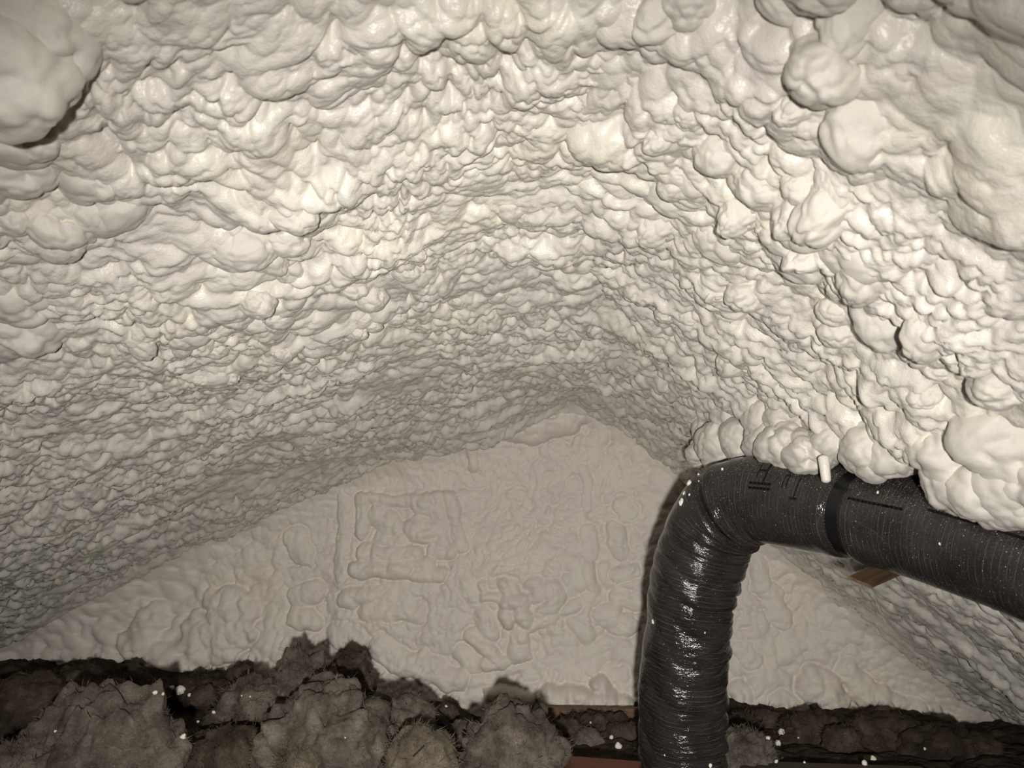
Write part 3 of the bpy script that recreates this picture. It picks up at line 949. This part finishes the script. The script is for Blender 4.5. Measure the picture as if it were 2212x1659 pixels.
def surf(s, ang, lift=0.0):
    """point, outward direction, tangent on the duct skin"""
    i = int(np.clip(round(s / S[-1] * (NS - 1)), 0, NS - 1))
    j = int(round((ang % (2 * math.pi)) / (2 * math.pi) * NA))
    n = fr_n[i] * math.cos(ang) + fr_b[i] * math.sin(ang)
    return P[i, j] + n * lift, n, Tn[i]


def strap(s0, width, lift, ribs, tilt=0.0, name='hanging_strap'):
    rows = 15
    co, n_a = [], 160
    for k in range(n_a + 1):
        a = 2 * math.pi * k / n_a
        for r in range(rows):
            w = (r / (rows - 1) - 0.5)
            prof = lift * (1 if 0 < r < rows - 1 else 0.2)
            rib = 0.0006 * (1 if k % 2 else -1) if ribs else 0
            p_, n_, t_ = surf(s0 + w * width + tilt * math.cos(a), a, 0)
            i = int(np.clip(round((s0 + tilt * math.cos(a)) / S[-1] * (NS - 1)), 0, NS - 1))
            base = C[i, :3] + n_ * (np.linalg.norm(P[i, int(round(k / n_a * NA)) % (NA + 1)] - C[i, :3]) + prof + rib) + Tn[i] * w * width
            co.append(base)
    return new_mesh(name, np.array(co), grid_quads(n_a + 1, rows))


link('strap', strap(S_STRAP, 0.068, 0.004, True), M_STRAP, duct, label='wide ribbed black hanging strap round the duct')
link('strap', strap(S_STRAP2, 0.028, 0.003, False), M_STRAP, duct, label='narrow black strap drawn tight at the bend')


def print_patch(s0, s1, a0, a1, name='printed_mark', parent=duct):
    """a flat mark printed on the skin"""
    n, m = max(2, int(abs(s1 - s0) / 0.004)), max(2, int(abs(a1 - a0) / 0.03))
    co = [surf(s, a, 0.0009)[0] for s in np.linspace(s0, s1, n) for a in np.linspace(a0, a1, m)]
    q = grid_quads(n, m)
    return np.array(co), q


def join_patches(rects):
    cs, qs, o = [], [], 0
    for r in rects:
        c_, q_ = print_patch(*r)
        cs.append(c_); qs.append(q_ + o); o += len(c_)
    return new_mesh('printed_mark', np.concatenate(cs), np.concatenate(qs))


# which way round is "up" on the run
i_mid = int(S_STRAP / S[-1] * (NS - 1))
best = max(range(64), key=lambda k: (fr_n[i_mid] * math.cos(k * math.pi / 32) + fr_b[i_mid] * math.sin(k * math.pi / 32))[2])
A_UP = best * math.pi / 32
toward = -C[i_mid, :3] / np.linalg.norm(C[i_mid, :3])
sgn_a = 1 if (fr_n[i_mid] * math.cos(A_UP + 1.2) + fr_b[i_mid] * math.sin(A_UP + 1.2)).dot(toward) > (fr_n[i_mid] * math.cos(A_UP - 1.2) + fr_b[i_mid] * math.sin(A_UP - 1.2)).dot(toward) else -1


def ang_down(t):
    """t = 0 at the top of the run, growing over the near face"""
    return A_UP + sgn_a * t


def rect(s0, s1, t0, t1):
    return (s0, s1, ang_down(t0), ang_down(t1))


s1_ = arc_at_px(1690, 1084)
# faded print: a large digit with a double underline, then smaller letters
R_ = [rect(s1_ - 0.028, s1_ - 0.020, 0.62, 1.10), rect(s1_ + 0.012, s1_ + 0.020, 0.62, 1.18), rect(s1_ - 0.028, s1_ + 0.020, 0.58, 0.64), rect(s1_ - 0.028, s1_ + 0.020, 0.84, 0.90)]
U_ = [rect(s1_ - 0.05, s1_ + 0.055, 1.20, 1.26), rect(s1_ - 0.05, s1_ + 0.055, 1.30, 1.36)]
R2_ = [rect(s1_ + 0.10, s1_ + 0.104, 0.95, 1.25), rect(s1_ + 0.10, s1_ + 0.122, 0.93, 0.97), rect(s1_ + 0.118, s1_ + 0.122, 0.95, 1.25)]
R3_ = [rect(s1_ + 0.165, s1_ + 0.170, 0.95, 1.45), rect(s1_ + 0.15, s1_ + 0.18, 1.42, 1.48)]
for k, g in enumerate([R_, [U_[0]], [U_[1]], R2_, R3_]):
    link('printed_mark', join_patches(g), M_PRINT, duct, label='faded black printing on the duct jacket')
s2_ = S_STRAP + 0.055
link('printed_arrow', join_patches([rect(s2_, s2_ + 0.20, 1.22, 1.235), rect(s2_ + 0.125, s2_ + 0.165, 1.205, 1.25), rect(s2_ + 0.135, s2_ + 0.155, 1.19, 1.265)]), M_PRINT, duct, label='thin black flow arrow printed on the jacket')
link('printed_line', join_patches([rect(s2_ + 0.27, s2_ + 0.70, 1.10, 1.112)]), M_PRINT, duct, label='thin black seam line printed on the jacket')

# blobs of foam stuck on the bend
for (px, py, r) in [(1478, 1066, 0.006), (1490, 1045, 0.010), (1473, 1086, 0.011), (1507, 1022, 0.005), (1488, 1070, 0.004), (1560, 1015, 0.005), (1411, 1343, 0.006), (1524, 1367, 0.003), (1534, 1652, 0.007), (1437, 1630, 0.003),
                    (1897, 1066, 0.004), (1985, 1052, 0.003), (2030, 1178, 0.003), (1508, 1040, 0.003)]:
    # nearest skin point on the camera side
    fwd = ray(W_PX / 2, H_PX / 2); rt = Vector((math.cos(PS), math.sin(PS), 0)); up = rt.cross(fwd)
    Pf = P.reshape(-1, 3)
    zc = Pf @ np.array(fwd)
    okz = zc > 0.3
    X2 = W_PX / 2 + F_PX * (Pf @ np.array(rt)) / np.maximum(zc, 0.3); Y2 = H_PX / 2 - F_PX * (Pf @ np.array(up)) / np.maximum(zc, 0.3)
    cost = (X2 - px) ** 2 + (Y2 - py) ** 2 + zc * 60
    cost[~okz] = 1e9
    q_ = Pf[int(np.argmin(cost))]
    u = ICO3[0]
    co = u * np.array([1.0, 0.8, 1.5]) * r * (1 + 0.3 * fb3(u * 1.5 + px, 500, 2))[:, None]
    link('foam_fleck', new_mesh('foam_fleck', co, None, ICO3[1]), M_BIT, duct, loc=tuple(q_))

# foam drip hanging over the duct
p = at(1783, 1022, 2.50)
u = ICO5[0]
co = np.stack([u[:, 0] * 0.0165, u[:, 1] * 0.0165, u[:, 2] * 0.012 + np.where(u[:, 2] > 0, 0.05, -0.022)], 1)
co[:, 0] *= (1 + 0.15 * np.clip(co[:, 2] / 0.05, -1, 1))
link('foam_drip', new_mesh('foam_drip', co, None, ICO5[1]), M_FOAM, ceiling, loc=p, label='finger of foam hanging down over the duct')

# rounded lobes of foam that stand right off the slopes
BULGES = [(1690, 966, 2.84, 0.075, 1.7), (1745, 973, 2.71, 0.075, 1.7), (1788, 962, 2.62, 0.058, 1.7), (1660, 900, 3.02, 0.08, 1.3), (1720, 905, 2.87, 0.09, 1.3), (1790, 890, 2.72, 0.08, 1.3), (1845, 880, 2.62, 0.08, 1.2), (1590, 905, 3.38, 0.09, 1.3), (1540, 930, 3.68, 0.085, 1.3), (1690, 850, 2.98, 0.08, 1.2), (1650, 950, 2.98, 0.06, 1.7), (1840, 950, 2.56, 0.07, 1.4), (1885, 968, 2.44, 0.085, 1.2), (1935, 960, 2.36, 0.085, 1.2),
          (1982, 938, 2.30, 0.07, 1.2), (2050, 975, 2.12, 0.09, 1.1), (2088, 1030, 2.10, 0.095, 1.1), (2150, 1043, 2.03, 0.10, 1.1), (2212, 1040, 1.95, 0.10, 1.1), (2280, 1035, 1.88, 0.11, 1.1), (2045, 880, 2.24, 0.10, 1.1), (2115, 930, 2.08, 0.11, 1.1),
          (2190, 930, 1.94, 0.125, 1.1), (1562, 962, 3.45, 0.10, 1.3), (1612, 950, 3.25, 0.09, 1.3), (1512, 978, 3.72, 0.06, 1.3), (1900, 860, 2.50, 0.09, 1.2), (1975, 840, 2.38, 0.10, 1.2),
          (60, 55, 1.36, 0.10, 1.0), (0, 130, 1.36, 0.11, 1.0), (130, 20, 1.39, 0.065, 1.0), (25, 340, 1.74, 0.07, 1.0), (30, 610, 2.14, 0.10, 1.0), (120, 560, 2.12, 0.085, 1.0), (140, 612, 2.18, 0.07, 1.0), (40, 690, 2.26, 0.10, 1.0)]
bulge_meshes = []
for k in range(10):
    u = ICO5[0]
    off = np.array([k * 3.3, k * 1.7, k * 5.1])
    w = u + 0.18 * np.stack([fb3(u * 1.6 + off + j * 7, 700, 2) for j in range(3)], 1)
    hh = 0.40 * lob3(w + off, 0.72, 701 + k) + 0.17 * lob3(w + off, 0.32, 702 + k) + 0.055 * lob3(w + off, 0.15, 703 + k) - 0.24
    bulge_meshes.append(new_mesh('foam_bulge', u * (0.92 + hh)[:, None], None, ICO5[1]))
    bulge_meshes[-1].materials.append(M_FOAM)
for k, (px, py, dp, r, ys) in enumerate(BULGES):
    o = link('foam_bulge', bulge_meshes[k % 10], None, ceiling, loc=at(px, py, dp), rot=(0.3 * math.sin(k * 1.7), 1.3 * (k // 10), 0))
    o.scale = (r * 1.05, r * ys, r)

# more rounded lobes over the near parts of both slopes; six shapes shared
lobe_meshes = []
for k in range(6):
    u = ICO5[0]
    off = np.array([k * 4.1, k * 2.3, k * 6.7])
    w = u + 0.26 * np.stack([fb3(u * 1.6 + off + j * 7, 740, 2) for j in range(3)], 1)
    hh = 0.46 * lob3(w + off, 0.8, 741 + k) + 0.17 * lob3(w + off, 0.36, 742 + k) + 0.05 * lob3(w + off, 0.17, 743 + k) - 0.25
    lobe_meshes.append(new_mesh('foam_bulge', u * (0.9 + hh)[:, None], None, ICO5[1]))
    lobe_meshes[-1].materials.append(M_FOAM)
rb = random.Random(21)
n_b = 0
while n_b < 150:
    side = -1 if rb.random() < 0.58 else 1
    Yb_ = rb.uniform(0.95, 2.75)
    sb_ = rb.uniform(0.05, 0.72 if side < 0 else 0.58) * (Yb_ + 1.15)
    # they come in patches
    if vnoise(np.array([sb_ * 2.1]), np.array([Yb_ * 2.1]), 33 if side < 0 else 34)[0] < -0.05:
        continue
    xs, d, s = profile(side)
    x = float(np.interp(sb_, s, xs)); z = float(np.interp(sb_, s, d))
    tx = (float(np.interp(sb_ + 0.02, s, xs)) - x) / 0.02; tz = (float(np.interp(sb_ + 0.02, s, d)) - z) / 0.02
    r = rb.uniform(0.024, 0.055) * (1.15 if Yb_ < 1.9 else 0.95)
    hgt = float(slope_height(np.array([sb_]), np.array([Yb_]), side)[0]) - 0.55 * r
    o = link('foam_bulge', lobe_meshes[n_b % 6], None, ceiling, loc=(RIDGE_X + side * x - tz * side * hgt, Yb_, RIDGE_Z - z - tx * hgt), rot=(rb.uniform(-0.5, 0.5), side * math.atan2(tz, tx), rb.uniform(0, 6.28)))
    o.scale = (r * rb.uniform(1.0, 1.6), r * rb.uniform(0.9, 1.2), r * rb.uniform(0.75, 1.0))
    n_b += 1

# the flat stick under the duct
a_, b_ = at(1868, 1253, 2.60), at(1990, 1200, 2.84)
dirv = (b_ - a_)
ln = dirv.length
q = Matrix.Identity(3)
xax = dirv.normalized(); zax = (Vector((0, 0, 1)) - xax * xax.z).normalized(); yax = zax.cross(xax)
q = Matrix((xax, yax, zax)).transposed()
q = q @ Matrix.Rotation(0.45, 3, 'X')
st = link('wooden_stick', box_mesh('wooden_stick', ln * 1.6, 0.085, 0.012, bevel=0.002, jag=0.006, seed=9), M_WOOD, label='flat broken wooden stick poking out beneath the duct strap', cat='stick')
st.matrix_world = Matrix.Translation(a_ + dirv * 0.72) @ q.to_4x4()

# ------------------------------------------------------------------ splinters and crumbs
crumb_meshes = []
for k in range(4):
    u = ICO3[0]
    co = u * (1 + 0.35 * fb3(u * 1.4 + k * 5, 600 + k, 3))[:, None] + u * 0.25 * lob3(u + k * 9.0, 0.9, 610 + k)[:, None]
    crumb_meshes.append(new_mesh('foam_crumb', co, None, ICO3[1]))
    crumb_meshes[-1].materials.append(M_BIT)

bpy.context.view_layer.update()
dg = bpy.context.evaluated_depsgraph_get()
d = ray(905, 1622).normalized()
hit, loc, nrm, idx, ob, _ = scene.ray_cast(dg, Vector((0, 0, 0)), d)
link('dark_splinter', box_mesh('dark_splinter', 0.056, 0.007, 0.005, bevel=0.001, jag=0.003, seed=12), M_TWIG, label='dark wood splinter lying on the cream insulation clump', cat='splinter', loc=loc - d * 0.008, rot=(0.2, -0.75, 0.1))


def crumb_label(px, py):
    if px < 300:
        return 'tiny white foam crumb resting on the widest insulation slab'
    if px < 480:
        return 'white foam crumb between the widest slab and the central pile'
    if px < 800:
        return 'tiny white foam crumb stuck on the central insulation pile'
    if px < 1400:
        return 'white foam crumb on the dark floor left of the duct foot'
    if py > 1625:
        return 'white foam crumb lying on the dusty plank'
    return 'white foam crumb in the hollow right of the duct'


CR = [(335, 1497, 7), (352, 1499, 5), (370, 1486, 7), (392, 1494, 15), (410, 1502, 6), (395, 1592, 8), (463, 1539, 6), (428, 1560, 4), (120, 1580, 4), (964, 1526, 4), (1037, 1539, 4), (1276, 1561, 4), (1321, 1594, 7), (1336, 1613, 11),
      (1677, 1645, 6), (1690, 1640, 4), (1738, 1648, 4), (1886, 1640, 8), (1868, 1652, 9), (1660, 1596, 8), (1680, 1607, 9), (1690, 1585, 10), (1725, 1594, 3), (1998, 1618, 4), (540, 1505, 3), (522, 1503, 3), (746, 1594, 3), (20, 1330, 0)]
for k, (px, py, r) in enumerate(CR):
    if not r:
        continue
    d = ray(px, py).normalized()
    hit, loc, nrm, idx, ob, _ = scene.ray_cast(dg, Vector((0, 0, 0)), d)
    if not hit:
        continue
    rr = 0.5 * r * loc.length / F_PX
    o = link('foam_crumb', crumb_meshes[k % 4], None, label=crumb_label(px, py), cat='crumb', group='white foam crumbs on the floor', loc=loc + nrm * rr * 0.4, rot=(k * 1.3, k * 0.7, k * 2.1))
    o.scale = (rr, rr, rr * 0.85)
